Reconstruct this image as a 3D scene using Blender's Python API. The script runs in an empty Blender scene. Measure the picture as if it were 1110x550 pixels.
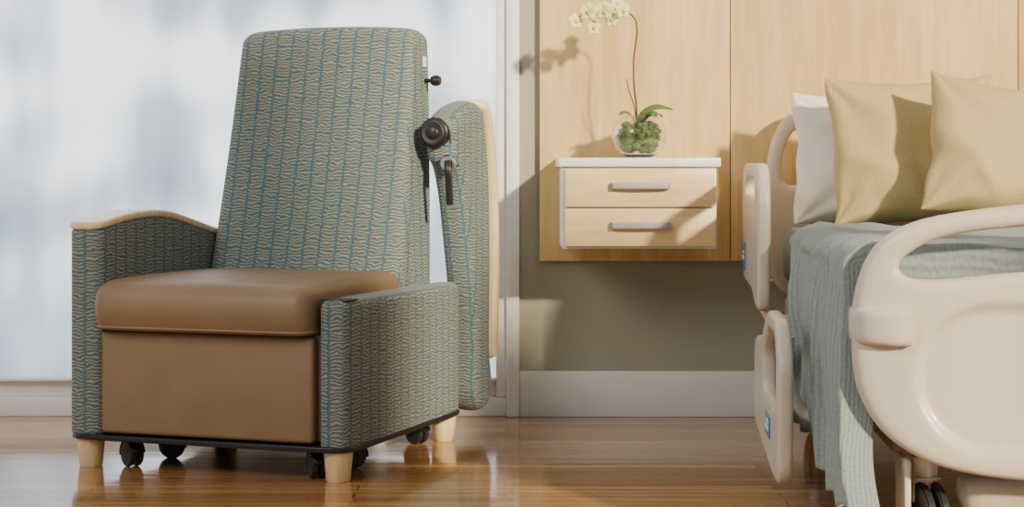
import bpy, bmesh, math, random
from mathutils import Vector, Matrix, noise
random.seed(4)
S=bpy.context.scene
pi=math.pi
# ---------------------------------------------------------------- materials
def newmat(name):
    m=bpy.data.materials.new(name); m.use_nodes=True
    nt=m.node_tree; b=nt.nodes['Principled BSDF']
    return m,nt,b
def mth(nt,op,a,b=None,c=None):
    n=nt.nodes.new('ShaderNodeMath'); n.operation=op
    for i,v in enumerate((a,b,c)):
        if v is None: continue
        if isinstance(v,(int,float)): n.inputs[i].default_value=v
        else: nt.links.new(v,n.inputs[i])
    return n.outputs[0]
def ramp(nt,fac,stops):
    r=nt.nodes.new('ShaderNodeValToRGB')
    while len(r.color_ramp.elements)<len(stops): r.color_ramp.elements.new(.5)
    for e,(p,c) in zip(r.color_ramp.elements,stops):
        e.position=p; e.color=(*c,1)
    nt.links.new(fac,r.inputs[0]); return r.outputs[0]
def bump(nt,b,h,strength,dist=.002):
    n=nt.nodes.new('ShaderNodeBump'); n.inputs['Strength'].default_value=strength; n.inputs['Distance'].default_value=dist
    nt.links.new(h,n.inputs['Height']); nt.links.new(n.outputs[0],b.inputs['Normal'])
def noisetex(nt,vec,scale,detail=3,rough=.5):
    n=nt.nodes.new('ShaderNodeTexNoise'); n.inputs['Scale'].default_value=scale; n.inputs['Detail'].default_value=detail
    n.inputs['Roughness'].default_value=rough
    if vec is not None: nt.links.new(vec,n.inputs['Vector'])
    return n.outputs[0]
def coord(nt,which='Object',scale=(1,1,1)):
    t=nt.nodes.new('ShaderNodeTexCoord'); mp=nt.nodes.new('ShaderNodeMapping')
    mp.inputs['Scale'].default_value=scale
    nt.links.new(t.outputs[which],mp.inputs[0]); return mp.outputs[0]
def plain(name,col,rough=.5,var=.06,scale=20,bstr=0,metal=0,coat=0):
    m,nt,b=newmat(name)
    v=coord(nt); f=noisetex(nt,v,scale)
    c1=tuple(max(0,c*(1-var)) for c in col); c2=tuple(min(1,c*(1+var)) for c in col)
    nt.links.new(ramp(nt,f,[(.3,c1),(.7,c2)]),b.inputs['Base Color'])
    b.inputs['Roughness'].default_value=rough; b.inputs['Metallic'].default_value=metal
    b.inputs['Coat Weight'].default_value=coat
    if bstr: bump(nt,b,noisetex(nt,v,scale*12,2),bstr,.001)
    return m
def wood(name,c1,c2,sc,rough=.35,coat=.2):
    m,nt,b=newmat(name)
    v=coord(nt,'Object',sc)
    f=noisetex(nt,v,1,6,.62)
    v2=coord(nt,'Object',tuple(s*.18 for s in sc)); f2=noisetex(nt,v2,1,2)
    ff=mth(nt,'ADD',mth(nt,'MULTIPLY',f,.65),mth(nt,'MULTIPLY',f2,.35))
    nt.links.new(ramp(nt,ff,[(.40,c1),(.60,c2)]),b.inputs['Base Color'])
    b.inputs['Roughness'].default_value=rough; b.inputs['Coat Weight'].default_value=coat
    return m
def fabric_mat():
    m,nt,b=newmat('patterned_fabric')
    uv=nt.nodes.new('ShaderNodeUVMap'); uv.uv_map='UVMap'
    sp=nt.nodes.new('ShaderNodeSeparateXYZ'); nt.links.new(uv.outputs[0],sp.inputs[0])
    nz=noisetex(nt,uv.outputs[0],70,2); nz2=noisetex(nt,uv.outputs[0],42,1); nz3=noisetex(nt,uv.outputs[0],9,1)
    P=.049; Q=.0090
    x=mth(nt,'ADD',sp.outputs[0],mth(nt,'MULTIPLY',mth(nt,'SUBTRACT',nz,.5),.016))
    xs=mth(nt,'DIVIDE',x,P); col=mth(nt,'FLOOR',xs); fx=mth(nt,'FRACT',xs)
    wn=nt.nodes.new('ShaderNodeTexWhiteNoise'); wn.noise_dimensions='1D'; nt.links.new(col,wn.inputs['W'])
    r=wn.outputs['Value']
    ph=mth(nt,'ADD',mth(nt,'MULTIPLY',fx,2*pi*.9),mth(nt,'MULTIPLY',r,6.28))
    ph=mth(nt,'ADD',ph,mth(nt,'MULTIPLY',nz3,9))
    w=mth(nt,'ADD',sp.outputs[1],mth(nt,'MULTIPLY',mth(nt,'SINE',ph),.0012))
    w=mth(nt,'ADD',w,mth(nt,'MULTIPLY',r,.05)); w=mth(nt,'ADD',w,mth(nt,'MULTIPLY',nz2,.018))
    l=mth(nt,'SINE',mth(nt,'MULTIPLY',w,2*pi/Q))
    l=mth(nt,'MULTIPLY_ADD',l,.9,.34); l.node.use_clamp=True
    s=mth(nt,'ABSOLUTE',mth(nt,'SUBTRACT',fx,.5))
    s=mth(nt,'MULTIPLY_ADD',s,-15,7.0); s.node.use_clamp=True
    f=mth(nt,'MULTIPLY',l,s)
    nt.links.new(ramp(nt,f,[(0,(.055,.125,.158)),(1,(.305,.265,.17))]),b.inputs['Base Color'])
    b.inputs['Roughness'].default_value=.85; b.inputs['Sheen Weight'].default_value=.08
    bump(nt,b,f,.3,.002)
    return m
FAB=fabric_mat()
VINYL=plain('brown_vinyl',(.245,.160,.084),.5,.07,9,.3)
MAPLE=wood('pale_maple',(.70,.51,.27),(.84,.67,.40),(60,60,5))
PANEL=wood('maple_panel',(.62,.42,.165),(.80,.58,.27),(20,20,2.0),.42,.1)
DRAW=wood('maple_drawer_front',(.62,.44,.20),(.78,.59,.31),(3,20,26),.4,.1)
WHITE=plain('white_laminate',(.84,.83,.82),.35,.02)
BLACK=plain('black_plastic',(.012,.012,.014),.35,.1)
RUB=plain('dark_rubber',(.02,.02,.022),.5,.1)
CHROME=plain('chrome',(.75,.75,.76),.15,.02,10,0,1)
HGREY=plain('satin_nickel',(.33,.33,.34),.55,.04,10,0,.2)
BED=plain('bed_plastic',(.65,.575,.475),.36,.02,5,0,0,.15)
BEDD=plain('bed_frame_grey',(.36,.34,.31),.45,.04)
WALL=plain('wall_paint',(.34,.325,.26),.8,.02,3,.1)
BASE=plain('baseboard_paint',(.70,.70,.67),.45,.02)
FRAME=plain('window_frame_paint',(.88,.88,.88),.4,.02)
SHEET=plain('teal_sheet',(.15,.215,.225),.9,.05,30,.2)
LINEN=plain('white_linen',(.84,.79,.72),.9,.03,10,.3)
BLUE=plain('blue_label',(.06,.24,.48),.4,.02)
PRINT=plain('white_print',(.85,.87,.88),.5,.02)
def weave(name,c1,c2,sc=260):
    m,nt,b=newmat(name); v=coord(nt)
    f=noisetex(nt,v,sc*1.6,2); g=noisetex(nt,v,sc*.6,2)
    h=mth(nt,'ADD',mth(nt,'MULTIPLY',f,.6),mth(nt,'MULTIPLY',g,.4))
    nt.links.new(ramp(nt,h,[(.36,c1),(.64,c2)]),b.inputs['Base Color'])
    b.inputs['Roughness'].default_value=.95; bump(nt,b,h,.4,.0015); return m
YEL=weave('khaki_weave',(.46,.35,.15),(.56,.435,.205))
def blanket_mat():
    m,nt,b=newmat('sage_blanket'); uv=nt.nodes.new('ShaderNodeUVMap'); uv.uv_map='UVMap'
    sp=nt.nodes.new('ShaderNodeSeparateXYZ'); nt.links.new(uv.outputs[0],sp.inputs[0])
    f0=noisetex(nt,uv.outputs[0],10,2)
    s=mth(nt,'SINE',mth(nt,'MULTIPLY',mth(nt,'ADD',sp.outputs[0],mth(nt,'MULTIPLY',f0,.016)),2*pi/.014))
    s=mth(nt,'MULTIPLY_ADD',s,.5,.5)
    f=noisetex(nt,uv.outputs[0],130,3)
    k=mth(nt,'ADD',mth(nt,'MULTIPLY',s,.28),mth(nt,'MULTIPLY',f,.72))
    nt.links.new(ramp(nt,k,[(.2,(.175,.225,.228)),(.85,(.335,.38,.37))]),b.inputs['Base Color'])
    k2=mth(nt,'ADD',k,mth(nt,'MULTIPLY',f0,.8))
    b.inputs['Roughness'].default_value=.95; b.inputs['Sheen Weight'].default_value=.1; bump(nt,b,k2,.6,.004); return m
BLK=blanket_mat()
def floor_mat():
    m,nt,b=newmat('glossy_plank_floor'); v=coord(nt)
    br=nt.nodes.new('ShaderNodeTexBrick'); nt.links.new(v,br.inputs['Vector'])
    br.inputs['Scale'].default_value=1; br.inputs['Brick Width'].default_value=1.0; br.inputs['Row Height'].default_value=.052
    br.inputs['Mortar Size'].default_value=.0016; br.inputs['Bias'].default_value=0; br.offset=.37; br.offset_frequency=2
    br.inputs['Color1'].default_value=(.31,.150,.048,1); br.inputs['Color2'].default_value=(.58,.315,.115,1); br.inputs['Mortar'].default_value=(.05,.022,.009,1)
    v2=coord(nt,'Object',(2,75,1)); f=noisetex(nt,v2,1,6,.65)
    mx=nt.nodes.new('ShaderNodeMix'); mx.data_type='RGBA'; mx.blend_type='MULTIPLY'; mx.inputs[0].default_value=1
    nt.links.new(br.outputs[0],mx.inputs[6]); nt.links.new(ramp(nt,f,[(.3,(.50,.45,.40)),(.7,(1.25,1.2,1.1))]),mx.inputs[7])
    nt.links.new(mx.outputs[2],b.inputs['Base Color'])
    b.inputs['Roughness'].default_value=.13; b.inputs['Coat Weight'].default_value=.3; b.inputs['Coat Roughness'].default_value=.05
    v3=coord(nt,'Object',(1.5,14,1)); bump(nt,b,mth(nt,'ADD',noisetex(nt,v3,1,2),mth(nt,'MULTIPLY',br.outputs[1],-.3)),.16,.006)
    return m
FLOOR=floor_mat()
def pane_mat():
    m,nt,b=newmat('frosted_daylight_glass'); nt.nodes.remove(b)
    v=coord(nt,'Object',(2.0,1,.55)); f=noisetex(nt,v,1.5,2,.45)
    v2=coord(nt,'Object',(1,1,.9)); g=noisetex(nt,v2,2.6,1)
    h=mth(nt,'ADD',mth(nt,'MULTIPLY',f,.6),mth(nt,'MULTIPLY',g,.4))
    c=ramp(nt,h,[(.40,(.20,.25,.30)),(.47,(.36,.42,.48)),(.54,(.72,.77,.83)),(.62,(1,1,1))])
    e=nt.nodes.new('ShaderNodeEmission'); e.inputs[1].default_value=3.0; nt.links.new(c,e.inputs[0])
    g=nt.nodes.new('ShaderNodeBsdfGlossy'); g.inputs['Roughness'].default_value=.4
    mx=nt.nodes.new('ShaderNodeMixShader'); mx.inputs[0].default_value=.05
    nt.links.new(e.outputs[0],mx.inputs[1]); nt.links.new(g.outputs[0],mx.inputs[2])
    nt.links.new(mx.outputs[0],nt.nodes['Material Output'].inputs[0]); return m
PANE=pane_mat()
# ---------------------------------------------------------------- mesh helpers
def boxuv(me):
    if not me.uv_layers: me.uv_layers.new(name='UVMap')
    uv=me.uv_layers[0].data
    for p in me.polygons:
        n=p.normal; ax=max(range(3),key=lambda i:abs(n[i])*(0.8 if i==2 else 1))
        for li in p.loop_indices:
            c=me.vertices[me.loops[li].vertex_index].co
            uv[li].uv=(c.y+.013,c.z) if ax==0 else ((c.x,c.z) if ax==1 else (c.x,c.y))
def mkobj(name,me,mat,parent=None,smooth=True,angle=40):
    o=bpy.data.objects.new(name,me); S.collection.objects.link(o)
    if mat and not me.materials: me.materials.append(mat)
    if parent: o.parent=parent
    if smooth:
        for p in me.polygons: p.use_smooth=True
        me.set_sharp_from_angle(angle=math.radians(angle))
    boxuv(me); return o
def frombm(name,bm,mat,parent=None,smooth=True,angle=40):
    bmesh.ops.recalc_face_normals(bm,faces=bm.faces)
    me=bpy.data.meshes.new(name); bm.to_mesh(me); bm.free()
    return mkobj(name,me,mat,parent,smooth,angle)
def box(name,lo,hi,mat,parent=None,bev=.003,seg=2):
    bm=bmesh.new(); bmesh.ops.create_cube(bm,size=1)
    for v in bm.verts: v.co=Vector([(lo[i]+hi[i])/2+v.co[i]*(hi[i]-lo[i]) for i in range(3)])
    if bev: bmesh.ops.bevel(bm,geom=bm.edges[:],offset=bev,segments=seg,affect='EDGES',profile=.5)
    return frombm(name,bm,mat,parent)
def rings(name,rs,mat,parent=None,cap=(True,True),angle=50,closed=True):
    bm=bmesh.new(); vs=[[bm.verts.new(p) for p in r] for r in rs]
    n=len(rs[0])
    for a,b in zip(vs,vs[1:]):
        for i in range(n if closed else n-1):
            j=(i+1)%n; bm.faces.new((a[i],a[j],b[j],b[i]))
    if cap[0]: bm.faces.new(vs[0][::-1])
    if cap[1]: bm.faces.new(vs[-1])
    bmesh.ops.remove_doubles(bm,verts=bm.verts,dist=1e-6)
    return frombm(name,bm,mat,parent,True,angle)
def rblock(name,c,hw,hd,z0,z1,r,p,mat,parent=None,deform=None,n=72,nz=12,r0=None):
    """rounded block: superellipse plan, rounded top/bottom"""
    r0=r if r0 is None else r0
    prof=[]
    for k in (.0,.35,.7,.9): prof.append((z0,r0,k))
    for i in range(5):
        a=i/5*pi/2; prof.append((z0+r0-r0*math.cos(a),r0*(1-math.sin(a)),1))
    for i in range(nz+1): prof.append((z0+r0+(z1-r-z0-r0)*i/nz,0,1))
    for i in range(1,7):
        a=i/6*pi/2; prof.append((z1-r+r*math.sin(a),r*(1-math.cos(a)),1))
    for k in (.92,.8,.6,.4,.2,.0): prof.append((z1,r,k))
    rs=[]
    for z,ins,k in prof:
        ring=[]
        for i in range(n):
            a=2*pi*i/n; ca,sa=math.cos(a),math.sin(a)
            m=(abs(ca)**p+abs(sa)**p)**(-1/p)
            x=(hw-ins)*ca*m*k; y=(hd-ins)*sa*m*k
            v=Vector((x,y,z))
            if deform: v=deform(v)
            ring.append(Vector((c[0]+v.x,c[1]+v.y,v.z)))
        rs.append(ring)
    return rings(name,rs,mat,parent,(False,False))
def lathe(name,prof,mat,parent=None,loc=(0,0,0),axis='z',n=32,angle=40):
    rs=[]
    for r,h in prof:
        ring=[]
        for i in range(n):
            a=2*pi*i/n; p=(r*math.cos(a),r*math.sin(a),h)
            if axis=='x': p=(p[2],p[0],p[1])
            if axis=='y': p=(p[0],p[2],p[1])
            ring.append(Vector(p)+Vector(loc))
        rs.append(ring)
    return rings(name,rs,mat,parent,(prof[0][0]>1e-5,prof[-1][0]>1e-5),angle)
def crom(pts,sub=8):
    P=[Vector(p) for p in pts]; P=[P[0]*2-P[1]]+P+[P[-1]*2-P[-2]]; out=[]
    for i in range(1,len(P)-2):
        for k in range(sub):
            t=k/sub; a,b,c,d=P[i-1:i+3]
            out.append(.5*((2*b)+(c-a)*t+(2*a-5*b+4*c-d)*t*t+(3*b-a-3*c+d)*t**3))
    out.append(P[-2]); return out
def sweep(name,path,sec,mat,parent=None,B=None,rad=None,angle=50):
    rs=[]; nrm=None
    for i,p in enumerate(path):
        T=(path[min(i+1,len(path)-1)]-path[max(i-1,0)]).normalized()
        if B is None:
            if nrm is None:
                nrm=T.orthogonal().normalized()
            b=(nrm-T*nrm.dot(T)).normalized(); nrm=b
        else: b=(Vector(B)-T*Vector(B).dot(T)).normalized()
        N=b.cross(T); k=rad(i/(len(path)-1)) if rad else 1
        rs.append([p+b*a*k+N*c*k for a,c in sec])
    return rings(name,rs,mat,parent,angle=angle)
def circ(r,n=12,r2=None):
    r2=r2 or r; return [(r*math.cos(2*pi*i/n),r2*math.sin(2*pi*i/n)) for i in range(n)]
def rrect(a,b,p=5,n=28):
    o=[]
    for i in range(n):
        t=2*pi*i/n; c,s=math.cos(t),math.sin(t); m=(abs(c)**p+abs(s)**p)**(-1/p); o.append((a*c*m,b*s*m))
    return o
def cloop(pts,sub=6):
    """closed catmull-rom 2D"""
    n=len(pts); out=[]
    P=[Vector((*p,0)) for p in pts]
    for i in range(n):
        a,b,c,d=P[(i-1)%n],P[i],P[(i+1)%n],P[(i+2)%n]
        for k in range(sub):
            t=k/sub; v=.5*((2*b)+(c-a)*t+(2*a-5*b+4*c-d)*t*t+(3*b-a-3*c+d)*t**3); out.append((v.x,v.y))
    return out
def rpoly(pts,r,n=6):
    """polygon with rounded corners"""
    out=[]; N=len(pts)
    for i in range(N):
        p=Vector(pts[i]); a=(Vector(pts[i-1])-p); b=(Vector(pts[(i+1)%N])-p)
        rr=min(r,a.length*.49,b.length*.49); A=p+a.normalized()*rr; B=p+b.normalized()*rr
        for k in range(n+1):
            t=k/n; q=A*(1-t)**2+p*2*t*(1-t)+B*t*t; out.append((q.x,q.y))
    return out
def plate(name,loops,thick,bev,mat,parent,mapf,vox=.007,smooth=4):
    cu=bpy.data.curves.new(name+'_c','CURVE'); cu.dimensions='2D'; cu.fill_mode='BOTH'
    cu.extrude=thick/2-bev; cu.bevel_depth=bev; cu.bevel_resolution=3; cu.offset=-bev
    for L in loops:
        s=cu.splines.new('POLY'); s.points.add(len(L)-1); s.use_cyclic_u=True
        for q,(x,y) in zip(s.points,L): q.co=(x,y,0,1)
    o=bpy.data.objects.new(name+'_t',cu); S.collection.objects.link(o)
    me=bpy.data.meshes.new_from_object(o.evaluated_get(bpy.context.evaluated_depsgraph_get()))
    bpy.data.objects.remove(o); bpy.data.curves.remove(cu)
    o=bpy.data.objects.new(name+'_t',me); S.collection.objects.link(o)
    bm=bmesh.new(); bm.from_mesh(me); bmesh.ops.remove_doubles(bm,verts=bm.verts,dist=1e-5); bmesh.ops.recalc_face_normals(bm,faces=bm.faces); bm.to_mesh(me); bm.free()
    r=o.modifiers.new('r','REMESH'); r.mode='VOXEL'; r.voxel_size=vox
    sm=o.modifiers.new('s','SMOOTH'); sm.iterations=smooth; sm.factor=.5
    bpy.context.view_layer.update()
    me2=bpy.data.meshes.new_from_object(o.evaluated_get(bpy.context.evaluated_depsgraph_get()))
    bpy.data.objects.remove(o)
    for v in me2.vertices: v.co=mapf(v.co)
    bm=bmesh.new(); bm.from_mesh(me2); bmesh.ops.recalc_face_normals(bm,faces=bm.faces); bm.to_mesh(me2); bm.free()
    me2.materials.clear(); me2.name=name
    print('PLATE',name,len(me2.vertices))
    return mkobj(name,me2,mat,parent,True,180)
def empty(name,loc,rotz,label,cat,group=None):
    e=bpy.data.objects.new(name,None); S.collection.objects.link(e); e.empty_display_size=.1
    e.location=loc; e.rotation_euler=(0,0,rotz); e['label']=label; e['category']=cat
    if group: e['group']=group
    return e
def struct(o): o['kind']='structure'; return o
# ---------------------------------------------------------------- camera
cam=bpy.data.cameras.new('camera'); co=bpy.data.objects.new('camera',cam); S.collection.objects.link(co)
cam.sensor_width=36; cam.lens=1934/1110*36; cam.shift_y=-90/1110
co.location=(0,0,.763); co.rotation_euler=(pi/2,0,0); S.camera=co
# ---------------------------------------------------------------- room
WY=5.53
fl=struct(box('floor',(-4,-1.5,-.05),(4,6.0,0),FLOOR,None,0)); fl['label']='glossy brown hardwood plank floor'
w=struct(box('wall_back',(.0228,WY,0),(4,WY+.3,3),WALL,None,0)); w['label']='taupe painted wall behind bed and nightstand'
b=struct(box('baseboard_back',(.023,WY-.012,0),(4,WY,.142),BASE,None,.003)); b['label']='tall off-white baseboard'
w=struct(box('sun_blocker_wall',(.75,-.5,0),(2.66,-.35,3.6),WALL,None,0)); w['label']='added off-screen wall blocking sun from the recliner'  # unseen blocker, added to keep direct sun off the recliner
w=struct(box('sun_blocker_post',(3.24,-.5,0),(3.64,-.35,2.88),WALL,None,0)); w['label']='added off-screen post blocking sun from the lower back wall'  # unseen blocker, added against a sun patch low on the back wall
WP=5.56
win=bpy.data.objects.new('window_1',None); S.collection.objects.link(win); win.location=(-1.5,WP,0); struct(win); win['label']='large frosted window with pale frame'
x0=-1.5
def wb(n,lo,hi,m,bev=.003): return box(n,(lo[0]-x0,lo[1]-WP,lo[2]),(hi[0]-x0,hi[1]-WP,hi[2]),m,win,bev)
wb('window_sill_rail',(-3.5,WP-.03,0),(-.018,WP+.05,.060),FRAME)
wb('window_sill_rail',(-3.5,WP-.012,.060),(-.05,WP+.05,.112),FRAME)
wb('window_sill',(-3.5,WP-.05,.112),(-.05,WP+.0,.121),FRAME,.002)
wb('window_jamb',(-.018,WP-.05,0),(.0225,WP+.05,3),FRAME,.004)
wb('window_jamb',(-.050,WP-.035,.06),(-.018,WP+.05,3),FRAME,.004)
wb('window_head',(-3.5,WP-.03,2.7),(-.018,WP+.05,3),FRAME)
wb('glass_pane',(-3.5,WP+.0,.11),(-.045,WP+.01,2.72),PANE,0)
# maple wall panels
PF=WY-.028
for i,(a,c) in enumerate(((.0855,.672),(.675,1.56),(1.563,2.45))):
    p=struct(box('trim_%d'%(i+1),(a,PF,.484),(c,WY,3),PANEL,None,.0015)); p['label']='pale maple veneer wall panel'
# ---------------------------------------------------------------- nightstand
ns=empty('nightstand',(.3665,WY-.028,.538),0,'wall-hung white nightstand with two maple drawers','nightstand')
W=.2205; D=.375
box('cabinet_body',(-W,-D,0),(W,0,.235),WHITE,ns,.0015)
box('tabletop',(-W-.012,-D-.015,.236),(W+.012,0,.262),WHITE,ns,.003)
for k,(z0,z1) in enumerate(((.008,.116),(.121,.230))):
    d=box('drawer',(-W+.006,-D-.018,z0),(W-.006,-D,z1),DRAW,ns,.0015)
    zc=(z0+z1)/2+.006
    path=crom([(-.083,-D-.018,zc),(-.080,-D-.034,zc),(-.068,-D-.039,zc),(0,-D-.043,zc),(.068,-D-.039,zc),(.080,-D-.034,zc),(.083,-D-.018,zc)],6)
    h=sweep('handle',path,rrect(.0088,.0030,5,20),HGREY,d,B=(0,0,1)); h['label']='satin metal bar handle'
# ---------------------------------------------------------------- orchid
ORC=(.378,5.30,.801)
oc=empty('potted_orchid',ORC,0,'white orchid in round glass vase with green moss','plant')
m,nt,b=newmat('clear_glass'); b.inputs['Transmission Weight'].default_value=1; b.inputs['Roughness'].default_value=.01; b.inputs['IOR'].default_value=1.45; b.inputs['Base Color'].default_value=(.93,.96,.95,1); GLASS=m
GREEN=plain('leaf_green',(.06,.16,.035),.35,.25,15); MOSS=plain('moss_green',(.17,.22,.06),.9,.5,40,.8); STEM=plain('stem_brown',(.09,.06,.03),.6,.2)
PETAL=plain('petal_white',(.78,.82,.36),.6,.05,30); BUD=plain('petal_yellow',(.55,.52,.10),.6,.1)
prof=[]
for i in range(0,19):
    a=-pi/2+.42+(pi*.5-.42+.92)*i/18
    prof.append((.083*math.cos(a),.066+.072*math.sin(a)))
prof=[(0,prof[0][1]-.001)]+prof
inner=[(max(0,r-.003),h+.003 if i<3 else h) for i,(r,h) in enumerate(prof)]
lathe('vase',prof+inner[::-1][:-1]+[(0,inner[0][1])],GLASS,oc,(0,0,0),n=48)
bm=bmesh.new()
for i in range(190):
    u=random.uniform(-1,1); a=random.uniform(0,2*pi); rr=random.random()**.35
    z=.062+.044*u*rr; R=.070*math.sqrt(max(0,1-(u*rr)**2*.9))*rr
    if z>.102: continue
    mt=Matrix.Translation((R*math.cos(a)*.93,R*math.sin(a)*.93,z))@Matrix.Diagonal((1,random.uniform(.6,1),random.uniform(.6,1),1))
    bmesh.ops.create_icosphere(bm,subdivisions=2,radius=random.uniform(.009,.014),matrix=mt)
for v in bm.verts: v.co+=noise.noise_vector(v.co*120)*.0025
frombm('moss_filling',bm,MOSS,oc)
def pz(px,py,dy=0): # helper in the orchid's own plane (metres)
    return Vector(((px-693)/365,dy,(185-py)/365+.763-ORC[2]))
stem=crom([pz(692,150),pz(690,118),pz(687,90,-.01),pz(687,62,-.01),pz(690,38,-.015),pz(688,22,-.02),pz(678,14,-.03),pz(660,11,-.04),pz(640,14,-.05),pz(624,21,-.05)],8)
sweep('stem',stem,circ(.0026,8),STEM,oc,rad=lambda t:1.15-.6*t)
sweep('stem',crom([pz(692,150,.01),pz(688,118,.0),pz(682,100,-.01),pz(679,86,-.01)],6),circ(.0018,8),STEM,oc)
def leaf(pts,w,nm='leaf'):
    c=crom(pts,6); n=len(c); bm=bmesh.new(); rows=[]
    for i,p in enumerate(c):
        t=i/(n-1); T=(c[min(i+1,n-1)]-c[max(i-1,0)]).normalized(); side=T.cross(Vector((0,-.5,1))).normalized()
        ww=w*math.sin(pi*min(1,max(.02,t*.93+.06)))**.7
        rows.append([bm.verts.new(p+side*ww*s+Vector((0,0,abs(s)*ww*.35))) for s in (-1,-.5,0,.5,1)])
    for a,b2 in zip(rows,rows[1:]):
        for k in range(4): bm.faces.new((a[k],a[k+1],b2[k+1],b2[k]))
    o=frombm(nm,bm,GREEN,oc); s=o.modifiers.new('s','SOLIDIFY'); s.thickness=.0018; return o
leaf([pz(690,138),pz(698,124,-.01),pz(712,118,-.02),pz(729,119,-.02)],.019)
leaf([pz(692,138),pz(702,126,.02),pz(714,123,.04),pz(720,127,.06)],.014)
leaf([pz(690,138),pz(684,126,-.02),pz(676,123,-.03),pz(670,125,-.04)],.010)
leaf([pz(692,138),pz(700,129,-.03),pz(706,125,-.06),pz(709,128,-.08)],.015)
def blossom(c,r,az,el):
    bm=bmesh.new()
    R=Matrix.Rotation(az,3,'Z')@Matrix.Rotation(el,3,'X')
    for k in range(5):
        a=2*pi*k/5+pi/2; wide=.62 if k in(1,4) else .40
        n=6; rows=[]
        for i in range(n+1):
            t=i/n; ww=r*wide*math.sin(pi*min(.97,.08+t*.9))**.6
            row=[]
            for s in(-1,-.4,.4,1):
                p=Vector((s*ww,-.25*r*math.sin(t*2.2)+abs(s)*.12*r,t*r))
                p=Matrix.Rotation(a-pi/2,3,'Y')@p
                row.append(bm.verts.new(Vector(c)+R@p))
            rows.append(row)
        for A,B2 in zip(rows,rows[1:]):
            for q in range(3): bm.faces.new((A[q],A[q+1],B2[q+1],B2[q]))
    o=frombm('blossom',bm,PETAL,oc,True,180); s=o.modifiers.new('s','SOLIDIFY'); s.thickness=.0008
    bm=bmesh.new(); bmesh.ops.create_icosphere(bm,subdivisions=2,radius=r*.2,matrix=Matrix.Translation(Vector(c)+R@Vector((0,-.2*r,-.1*r)))@Matrix.Diagonal((1,1,1.4,1)))
    frombm('flower_lip',bm,BUD,o)
for px,py,dy,r,az in((623,25,-.06,.026,.6),(637,15,-.07,.029,-.3),(643,31,-.03,.023,.2),(654,13,-.06,.030,.1),(663,23,-.04,.024,-.5),(674,13,-.05,.027,.5),(669,5,-.02,.022,.3)):
    blossom(pz(px,py,dy),r,az,random.uniform(-.4,.4))
# ---------------------------------------------------------------- recliner
TH=math.radians(19.2)
ch=empty('recliner_chair',(-.757,4.495,0),-TH,'patient recliner in blue and tan patterned fabric with brown vinyl seat','chair')
AZ=crom([(-.06,0,.628),(.02,0,.641),(.12,0,.654),(.22,0,.659),(.32,0,.653),(.44,0,.630),(.58,0,.600),(.76,0,.570)],12)
def armz(v):
    for a,b2 in zip(AZ,AZ[1:]):
        if v<=b2.x: return a.z+(b2.z-a.z)*max(0,min(1,(v-a.x)/(b2.x-a.x)))
    return AZ[-1].z
AC=.355; HD=.395
def dl(v):
    z=.085+(v.z-.085)/(.5)*(armz(AC+v.y)-.020-.085); return Vector((v.x,v.y,z))
def armring(name,hw,hd,z0,z1,r,mat,fn):
    # evenly sampled rounded rectangle in plan so the crest stays smooth
    out=[]
    def plan(a,b,cr=.028):
        L=[]; N=44
        for i in range(N): L.append((a,-b+cr+(2*b-2*cr)*i/N))
        for i in range(6): t=i/6*pi/2; L.append((a-cr+cr*math.cos(t),b-cr+cr*math.sin(t)))
        for i in range(5): L.append((a-cr-(2*a-2*cr)*i/5,b))
        for i in range(6): t=pi/2+i/6*pi/2; L.append((-a+cr+cr*math.cos(t),b-cr+cr*math.sin(t)))
        for i in range(N): L.append((-a,b-cr-(2*b-2*cr)*i/N))
        for i in range(6): t=pi+i/6*pi/2; L.append((-a+cr+cr*math.cos(t),-b+cr+cr*math.sin(t)))
        for i in range(5): L.append((-a+cr+(2*a-2*cr)*i/5,-b))
        for i in range(6): t=1.5*pi+i/6*pi/2; L.append((a-cr+cr*math.cos(t),-b+cr+cr*math.sin(t)))
        return L
    pr=[(z0,r,.0),(z0,r,1)]
    for i in range(1,5): t=i/5*pi/2; pr.append((z0+r-r*math.cos(t),r*(1-math.sin(t)),1))
    for i in range(9): pr.append((z0+r+(z1-z0-2*r)*i/8,0,1))
    for i in range(1,6): t=i/5*pi/2; pr.append((z1-r+r*math.sin(t),r*(1-math.cos(t)),1))
    pr.append((z1,r,.0))
    for z,ins,k in pr:
        ring=[]
        for x,y in plan(hw-ins,hd-ins):
            v=fn(Vector((x*(k if k else 0.0),y,z))); ring.append(Vector((-.347+v.x,AC+v.y,v.z)))
        out.append(ring)
    return rings(name,out,mat,ch,(False,False))
armring('armrest_body',.048,HD,.085,.585,.008,FAB,dl)
capL=armring('armrest_cap',.0505,HD+.003,0,.020,.008,MAPLE,lambda v:Vector((v.x,v.y,v.z+armz(AC+v.y)-.021)))
capL['label']='curved pale maple armrest cap'
rblock('side_panel',(.350,AC),.050,HD,.085,.446,.022,5,FAB,ch,n=96,r0=.006)
box('armrest_socket',(.312,-.025,.4445),(.388,.035,.4475),BLACK,ch,.0014)
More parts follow.
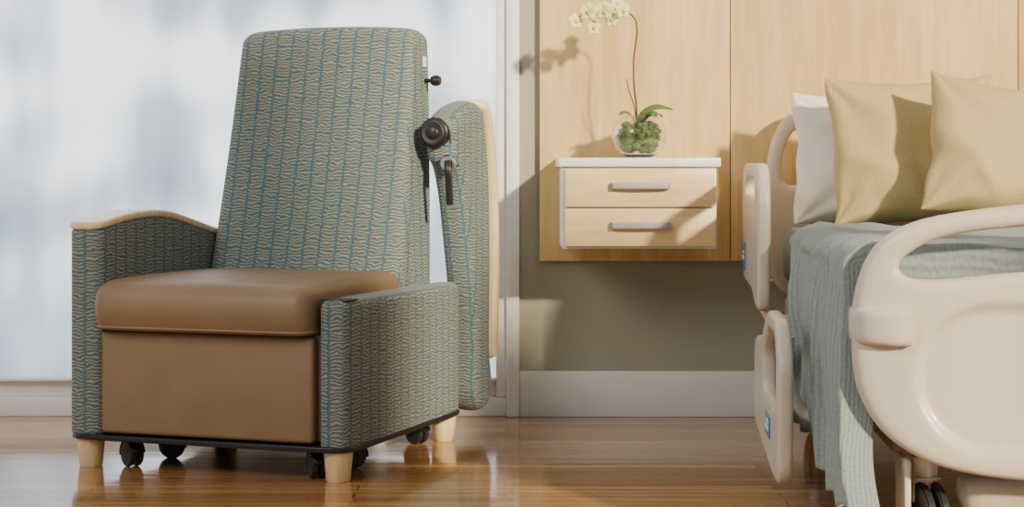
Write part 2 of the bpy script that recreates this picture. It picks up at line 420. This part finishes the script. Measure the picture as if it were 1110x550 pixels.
# seat cushion
def dc(v):
    k=max(0,(v.z-.36)/.125); cx=1-(v.x/.302)**2; cy=1-(v.y/.30)**2
    fr=max(0,-v.y/.30); z=v.z+.009*k*max(0,cx)**.4*max(0,cy)**.4-.006*k*fr**3
    y=v.y-.016*math.sin(max(0,min(1,(v.z-.36)/.12))*pi)*(1 if v.y<0 else 0)*fr
    return Vector((v.x,y,z))
cz=rblock('seat_cushion',(0,.232),.301,.305,.358,.484,.030,18,VINYL,ch,dc,n=144,r0=.012)
pts=[]
for i in range(0,65):
    a=-pi+pi*i/64; c_,s_=math.cos(a),math.sin(a); mm=(abs(c_)**18+abs(s_)**18)**(-1/18)
    pts.append(Vector((.300*c_*mm,.232+.308*s_*mm,.367)))
sweep('cushion_piping',pts,circ(.004,8),VINYL,ch)
# foot panel
fp=box('footrest_panel',(-.298,-.040,.092),(.299,.0,.354),VINYL,ch,.012,4)
box('seat_base',(-.300,.002,.095),(.302,.70,.356),BEDD,ch,.003)
# base rail
rl=rblock('base_rail',(0,.352),.401,.402,.074,.088,.003,16,BLACK,ch,n=128,nz=2)
# back
def backrest():
    rs=[]; prof=[]; zt=1.168; z0=.34; r=.034
    prof.append((z0,0,1))
    n=24
    for i in range(1,n+1): prof.append((z0+(zt-r-z0)*i/n,0,1))
    for i in range(1,8):
        a=i/7*pi/2; prof.append((zt-r+r*math.sin(a),r*(1-math.cos(a)),1))
    for k in (.85,.6,.3,0): prof.append((zt,r,k))
    N=160
    for z,ins,k in prof:
        t=(z-z0)/(zt-z0)
        hw=.304-.032*t; hd=.138-.078*t
        if t>.93: hw-=.006*((t-.93)/.07)**2
        cy=.475+.200*t+.010*math.sin(t*pi)+hd
        ring=[]
        for i in range(N):
            a=2*pi*i/N; c_,s_=math.cos(a),math.sin(a); p=11; mm=(abs(c_)**p+abs(s_)**p)**(-1/p)
            x=(hw-ins)*c_*mm*k; y=(hd-ins)*s_*mm*k
            if s_<0: y-=.007*(1-(x/hw)**2)
            zz=z+.010*(1-(x/hw)**2)*t**6
            ring.append(Vector((x,cy+y,zz)))
        rs.append(ring)
    return rings('backrest',rs,FAB,ch,(True,False))
backrest()
# seam piping along back side
for sx in(-1,1):
    path=[]
    for i in range(24):
        t=.08+.86*i/23; hw=.304-.032*t; hd=.138-.078*t
        path.append(Vector((sx*(hw-.0008),.475+.200*t+.010*math.sin(t*pi)+hd*.40,.34+.828*t)))
    sweep('seam_piping',path,circ(.0016,6),BLACK,ch)
box('fabric_tag',(.2705,.735,1.06),(.2770,.760,1.09),PRINT,ch,.0005)
# recline release knob
lathe('push_knob',[(0,.0),(.006,.0),(.006,.035),(.012,.037),(.016,.045),(.016,.055),(.012,.063),(0,.066)],BLACK,ch,(.262,.745,1.02),'x')
# feet
def foot(x,y):
    return lathe('leg',[(0,0),(.027,0),(.030,.004),(.037,.076),(0,.076)],MAPLE,ch,(x,y,0))
for x,y in((-.35,0),(.35,0),(-.35,.71),(.35,.71)): foot(x,y)
def caster(x,y,rot,parent,r=.026,col=BLACK,w=.011,h=.075,sh=None,a1=.95):
    R=Matrix.Translation((x,y,0))@Matrix.Rotation(rot,4,'Z')
    bm=bmesh.new()
    bmesh.ops.create_cone(bm,cap_ends=True,segments=16,radius1=r*.3,radius2=r*.3,depth=h-r*1.5,matrix=R@Matrix.Translation((0,0,r*1.5+(h-r*1.5)/2)))
    # hood
    sec=[]
    for i in range(11):
        a=pi*(-.05)+pi*(a1+.05)*i/10; sec.append((math.cos(a)*r*1.12,math.sin(a)*r*1.12))
    vs=[[bm.verts.new(R@Vector((sx,p[0]-r*.2,r+p[1]))) for p in sec] for sx in(-w*1.35,-w*.25,w*.25,w*1.35)]
    for A,B2 in zip(vs,vs[1:]):
        for q in range(10): bm.faces.new((A[q],A[q+1],B2[q+1],B2[q]))
    o=frombm('caster',bm,col if sh is None else sh,parent); s=o.modifiers.new('s','SOLIDIFY'); s.thickness=.003
    for sx in(-1,1):
        bm=bmesh.new()
        M=R@Matrix.Translation((sx*w*.8,-r*.2,r))@Matrix.Rotation(pi/2,4,'Y')
        bmesh.ops.create_cone(bm,cap_ends=True,segments=32,radius1=r,radius2=r,depth=w,matrix=M)
        bmesh.ops.bevel(bm,geom=[e for e in bm.edges],offset=w*.2,segments=2,affect='EDGES')
        frombm('wheel',bm,RUB,o)
    return o
for x,y,a in((-.25,.03,1.0),(-.21,.18,-.9),(.277,.028,.7),(.305,.20,-.8),(.299,.623,1.1),(-.29,.62,0)): caster(x,y,a,ch,.033,w=.014)
# swung-back armrest
loop=cloop([(.648,.80),(.650,.90),(.70,.935),(.77,.955),(.835,.962),(.890,.940),(.930,.84),(.952,.68),(.957,.50),(.953,.35),(.952,.24),(.968,.17),(.972,.12),(.945,.075),(.89,.062),(.84,.078),(.815,.13),(.818,.22),(.815,.32),(.800,.42),(.770,.54),(.730,.68),(.69,.76)])
fa=plate('raised_armrest',[loop],.092,.030,FAB,ch,lambda c:Vector((.362+c.z,c.x,c.y)),.007,3)
fa['label']='armrest swung back and raised upright'
sweep('armrest_roll',[Vector((.354,.655,.866)),Vector((.356,.66,.8675)),Vector((.358,.72,.888)),Vector((.362,.80,.914)),Vector((.364,.85,.924)),Vector((.364,.885,.922))],circ(.050,32),FAB,fa,B=(1,0,0),rad=lambda t:1 if t<.8 else .8)
path=crom([(.364,.862,.966),(.364,.900,.942),(.364,.934,.880),(.364,.960,.78),(.364,.978,.64),(.364,.983,.50),(.364,.978,.36),(.364,.972,.27),(.364,.975,.20)],8)
def capr(t): return math.sqrt(max(.02,min(1,t/.08)))*(1 if t<.97 else math.sqrt(max(.05,(1-t)/.03)))
c=sweep('armrest_cap',path,rrect(.053,.0175,5),MAPLE,fa,B=(1,0,0),rad=capr); c['label']='curved pale maple armrest cap'
k=lathe('pivot_hub',[(0,.0),(.014,.0),(.018,.003),(.020,.008),(.036,.010),(.042,.014),(.043,.05),(0,.05)],BLACK,fa,(.352,.612,.868),'y')
lathe('hub_ring',[(.026,.006),(.030,.004),(.034,.006),(.034,.012),(.026,.012)],RUB,fa,(.352,.612,.868),'y')
# release lever, chrome
lathe('lever_hub',[(0,.0),(.018,.0),(.022,.004),(.022,.02),(.016,.03),(.016,.09),(0,.09)],CHROME,fa,(.388,.635,.785),'y')
sweep('release_lever',crom([(.393,.63,.79),(.397,.620,.765),(.399,.623,.73),(.399,.63,.668)],5),rrect(.010,.005,4,16),BLACK,fa,B=(1,0,0))
# ---------------------------------------------------------------- bed
BR=-math.radians(3.92); BL=(1.135,3.266,0)
bed=empty('hospital_bed',BL,BR,'beige plastic hospital bed with side rails','bed')
def sym(pts): # left-half outline from centre-top round to centre-bottom -> full loop
    return pts+[(-x,z) for x,z in pts[::-1]]
def sst(t): t=max(0,min(1,t)); return t*t*(3-2*t)
def bendf(y0,k,rec=None,sx=1):
    def f(c):
        q=min(1.1,abs(c.x)/.5); z=c.z
        if rec and z>0:
            xr,z0,z1,rad=rec
            dx=abs(c.x)-(xr-rad); dz=abs(c.y-(z0+z1)/2)-((z1-z0)/2-rad)
            d=math.hypot(max(dx,0),max(dz,0))+min(max(dx,dz),0)-rad
            z-=.013*sst(-d/.025)
        return Vector((c.x*sx,y0-z+k*q**4,c.y))
    return f
fo=[(0-.0,.711),(-.10,.708),(-.19,.702),(-.326,.684),(-.403,.663),(-.454,.628),(-.483,.578),(-.497,.516),(-.5,.45),(-.498,.396),(-.488,.345),(-.463,.295),(-.425,.255),(-.36,.220),(-.27,.200),(-.12,.188),(-.01,.186)]
fo[0]=(-.01,.711)
fh=[(-.01,.668),(-.19,.660),(-.30,.648),(-.36,.632),(-.395,.612),(-.418,.590),(-.412,.572),(-.39,.562),(-.34,.562),(-.25,.572),(-.12,.582),(-.01,.584)]
ft=plate('footboard',[cloop(sym(fo),4),cloop(sym(fh),4)],.05,.019,BED,bed,bendf(.0,.07,(.395,.235,.525,.14)),.007)
# corner bumpers
for sx in(-1,1):
    path=crom([(sx*.400,.000,.472),(sx*.425,.003,.472),(sx*.450,.015,.472),(sx*.473,.036,.472),(sx*.484,.07,.472),(sx*.485,.11,.472)],6)
    sweep('bumper',path,rrect(.033,.017,6),BED,ft,B=(0,0,1))
# side rails (outer side faces -x)
def railmap(x): 
    return lambda c:Vector((x+c.z,c.x,c.y))
r1=rpoly([(1.335,.43),(1.325,.70),(1.38,.782),(1.94,.785),(2.01,.72),(2.015,.50),(1.96,.445),(1.60,.435),(1.44,.395),(1.35,.395)],.05)
r1h=rpoly([(1.47,.690),(1.47,.74),(1.87,.743),(1.90,.72),(1.90,.695),(1.55,.685)],.022)
ra=plate('side_rail',[r1,r1h],.034,.010,BED,bed,railmap(-.572),.006,2); ra['label']='raised side rail'
r2=rpoly([(.525,.085),(.505,.36),(.59,.437),(.86,.440),(1.03,.36),(1.24,.345),(1.285,.30),(1.285,.15),(1.24,.115),(.66,.075)],.05)
r2h=rpoly([(.595,.240),(.585,.36),(.635,.400),(.845,.400),(.965,.33),(.965,.240)],.03)
rb=plate('side_rail',[r2,r2h],.034,.010,BED,bed,railmap(-.585),.006,2); rb['label']='lowered side rail'
for rr,x,y,z,w_,h_ in((ra,-.5905,1.90,.515,.12,.085),(rb,-.6035,.80,.178,.13,.050)):
    l=box('rail_label',(x-.0015,y-w_/2,z-h_/2),(x+.001,y+w_/2,z+h_/2),BLUE,rr,.001)
    box('label_symbol',(x-.0025,y-w_/3,z-.010),(x-.001,y+w_/3,z+.002),PRINT,l,.0003)
    box('label_symbol',(x-.0025,y-w_/3,z+.008),(x-.001,y+w_/8,z+.015),PRINT,l,.0003)
for y,z0,z1 in((1.45,.34,.47),(1.75,.34,.50),(.80,.20,.38),(1.10,.20,.38)):
    sweep('rail_arm',crom([(-.555,y,z1),(-.555,y+.02,(z0+z1)/2),(-.52,y+.03,z0),(-.46,y+.03,z0)],5),rrect(.016,.009,4,16),BED,bed)
# head end and frame
ho=[(-.01,1.0),(-.19,.993),(-.33,.980),(-.40,.960),(-.455,.905),(-.487,.83),(-.5,.72),(-.5,.60),(-.495,.50),(-.47,.42),(-.40,.38),(-.2,.36),(-.01,.36)]
hh=[(-.01,.952),(-.25,.945),(-.35,.930),(-.405,.895),(-.442,.83),(-.452,.75),(-.43,.72),(-.38,.73),(-.25,.77),(-.01,.78)]
plate('headboard',[cloop(sym(ho),5),cloop(sym(hh),5)],.042,.017,BED,bed,bendf(2.105,-.035,None,1.035))
box('bed_deck',(-.46,.10,.385),(.46,2.05,.435),BEDD,bed,.012)
for sx in(-1,1):
    box('frame_rail',(sx*.43-.03,.07,.30),(sx*.43+.03,2.05,.385),BED,bed,.01)
    box('base_beam',(sx*.36-.03,.32,.19),(sx*.36+.03,1.95,.24),BEDD,bed,.01)
for y in(.42,1.2,1.85):
    box('cross_beam',(-.37,y-.03,.195),(.37,y+.03,.235),BEDD,bed,.008)
for y in(.55,1.55):
    for sx in(-1,1): sweep('lift_arm',[Vector((sx*.30,y-.18,.22)),Vector((sx*.30,y+.18,.36))],rrect(.02,.014,4,16),BEDD,bed,B=(1,0,0))
rblock('base_shroud',(0,.16),.285,.08,.105,.18,.025,5,BED,bed,n=72)
for x,y,a in((-.350,.16,.18),(.345,.26,.1),(-.375,1.92,-.3),(.375,1.92,.2)):
    c=caster(x,y,a,bed,.082,BED,.017,.21,BED,.55)
box('caster_fork',(-.400,.08,.07),(-.386,.20,.215),BED,bed,.006)
# mattress
mt=rblock('mattress',(0,1.075),.480,.965,.436,.600,.035,14,SHEET,None,n=160)
mt.location=BL; mt.rotation_euler=(0,0,BR); mt['label']='mattress under teal-grey sheet on hospital bed'; mt['category']='mattress'
# blanket
def blanket():
    ny=300; r=.035; bm=bmesh.new(); rows=[]; uvs={}
    top=[.46-.90*i/80 for i in range(81)]
    Y0=.105
    for i in range(-10,ny+1):
        ii=max(0,i); y=Y0+(1.37-Y0)*ii/ny; row=[]
        under=max(0,-i)/10; fy=ii/ny
        L=.60-(.080+.080*fy+.012*math.sin(y*9)+.006*math.sin(y*31)); 
        ph=2*pi*(y/.17)+3.2*math.sin(y*4.3)+2.0*math.sin(y*8.7+1)
        def add(x,yy,z,s,ux=0,uz=0): 
            v=bm.verts.new((x+ux*under,yy,z-uz*under)); uvs[v]=(yy*.3+y*.7-under*.1,s); row.append(v)
        fold=.5+.5*math.sin(ph)
        for x in top:
            edge=max(0,(-x-.05)/.40)
            zz=.613+.012*edge**2*fold+.005*noise.noise(Vector((x*4,y*4,0)))
            zz+=.011*max(0,math.sin((y*1.0+x*.55)*14+2.4*noise.noise(Vector((x*3,y*3,3)))))**3*(.3+.7*edge)
            zz+=.005*max(0,math.sin((y*.6-x*1.1)*19+2.5*noise.noise(Vector((x*2,y*2,9)))))**2
            add(x,y-.05*edge*fy,zz,-x,0,.15)
        for k in range(1,9):
            a=k/8*pi/2; o=.012*fold*(1+k/8)
            add(-.446-(r+.008)*math.sin(a)-o*math.sin(a),y-.05*fy,.613-(r)*(1-math.cos(a))+o*(1-a/(pi/2)),.44+r*a,.06*k/8,.15*(1-k/8))
        nd_=60
        for k in range(1,nd_+1):
            d=k/nd_; A=.014+.026*d**.7
            p2=ph+2.2*noise.noise(Vector((y*3,d*1.6,2)))*d+1.6*d*math.sin(y*3.1+1)
            fo_=.5+.5*math.sin(p2); fo_=fo_**1.5; f2=math.sin(p2*.47+2+d)
            f3=(.5+.5*math.sin(p2*2.3+1.7*math.sin(y*17)))
            off=.020*fold*(1-d)+A*fo_*(.65+.35*f2)*min(1,d*4)**.7+.006*f3*d
            x=-.489-off-.010*noise.noise(Vector((y*6,d*2,5)))-.004*noise.noise(Vector((y*14,d*4,1)))
            yy=y-.05*fy-.10*d*d*(1-.6*fy)-.17*d**.8*fy+.014*math.sin(p2+1.2)*d+.012*math.sin(d*4+y*4)*d
            add(x,yy,.577-(L-.036)*d,.49+L*d,.06)
        rows.append(row)
    for A,B2 in zip(rows,rows[1:]):
        for q in range(len(A)-1): bm.faces.new((A[q],B2[q],B2[q+1],A[q+1]))
    lay=bm.loops.layers.uv.new('UVMap')
    bm.verts.index_update()
    for f in bm.faces:
        f.smooth=True
        for l in f.loops: l[lay].uv=uvs[l.vert]
    bmesh.ops.recalc_face_normals(bm,faces=bm.faces)
    me=bpy.data.meshes.new('blanket'); bm.to_mesh(me); bm.free(); me.materials.append(BLK)
    o=bpy.data.objects.new('blanket',me); S.collection.objects.link(o)
    s=o.modifiers.new('s','SOLIDIFY'); s.thickness=.004; s.offset=0
    return o
bl=blanket(); bl.location=BL; bl.rotation_euler=(0,0,BR); bl['label']='grey-teal ribbed blanket draped over the bed'; bl['category']='blanket'
# pillows
def pillow(name,c,hw,hh,T,rot,mat,label,grp,seed=0,pin=.07,cr=1):
    bm=bmesh.new(); n=64; G={}
    for side in(-1,1):
        for i in range(n+1):
            for j in range(n+1):
                u=-1+2*i/n; v=-1+2*j/n; u=math.sin(u*pi/2); v=math.sin(v*pi/2)
                h=T*(max(0,(1-u**4)*(1-v**4)))**.58*(1-.22*v)
                x=hw*u*(1-pin*(1-v*v)); z=hh*v*(1-pin*(1-u*u))
                q=min(1,h/T*1.5)
                nn=noise.noise(Vector((u*1.6+seed,v*1.6,side*2)))*.020*q
                for cu,cv in((-1,-1),(1,-1),(-1,1),(1,1)):
                    du,dv=u-cu,v-cv; dd=math.hypot(du,dv); an=math.atan2(dv,du)
                    nn+=cr*.006*q*math.exp(-(dd/.75)**2)*math.sin(an*9+seed+cu*2+cv)
                nn+=cr*.013*q*max(0,math.sin(u*2.2+v*3.4+seed*1.3+1.2*noise.noise(Vector((u*2,v*2,seed)))))**5
                G[side,i,j]=bm.verts.new((x+.014*noise.noise(Vector((v*2,seed,0))),side*(h+nn),z+.012*noise.noise(Vector((u*2,seed,4)))-.014*(1-u*u)*max(0,v)))
        for i in range(n):
            for j in range(n):
                f=(G[side,i,j],G[side,i+1,j],G[side,i+1,j+1],G[side,i,j+1]); bm.faces.new(f)
    bmesh.ops.remove_doubles(bm,verts=bm.verts,dist=1e-4)
    o=frombm(name,bm,mat,None,True,180); o.location=c; o.rotation_euler=rot
    o['label']=label; o['category']='pillow'; o['group']=grp; return o
pillow('pillow',(1.112,5.20,.800),.29,.195,.062,(-.16,0,-.07),LINEN,'white bed pillow leaning against the headboard','white bed pillows',1,.03)
pillow('pillow',(1.69,5.12,.805),.265,.195,.062,(-.18,0,-.07),LINEN,'white bed pillow leaning against the headboard','white bed pillows',5,.03)
pillow('throw_pillow',(1.125,5.00,.822),.235,.218,.074,(-.26,math.radians(-1.5),-.05),YEL,'khaki yellow woven throw pillow leaning on white pillow','khaki throw pillows',3,.06)
pillow('throw_pillow',(1.352,4.78,.815),.245,.200,.076,(-.32,math.radians(8),-.02),YEL,'khaki yellow woven throw pillow overlapping its neighbour','khaki throw pillows',8,.06)
# ---------------------------------------------------------------- light
def sun(d,e,c,ang):
    L=bpy.data.lights.new('sun','SUN'); L.energy=e; L.color=c; L.angle=ang
    o=bpy.data.objects.new('sun',L); S.collection.objects.link(o)
    o.rotation_euler=Vector(d).to_track_quat('-Z','Y').to_euler(); return o
sun((-.42,.72,-.31),7.0,(1,.85,.60),math.radians(3))
L=bpy.data.lights.new('fill_light','AREA'); L.energy=75; L.size=1.4; L.color=(1,.94,.84)  # added off-screen fill from front-left to brighten the recliner, no actual fixture
o=bpy.data.objects.new('fill_light',L); S.collection.objects.link(o); o.location=(-2.4,1.6,2.7)
o.rotation_euler=(Vector((-.75,4.5,.5))-o.location).to_track_quat('-Z','Y').to_euler()
wd=bpy.data.worlds.new('world'); S.world=wd; wd.use_nodes=True
bg=wd.node_tree.nodes['Background']; bg.inputs[0].default_value=(1,.98,.95,1); bg.inputs[1].default_value=.50
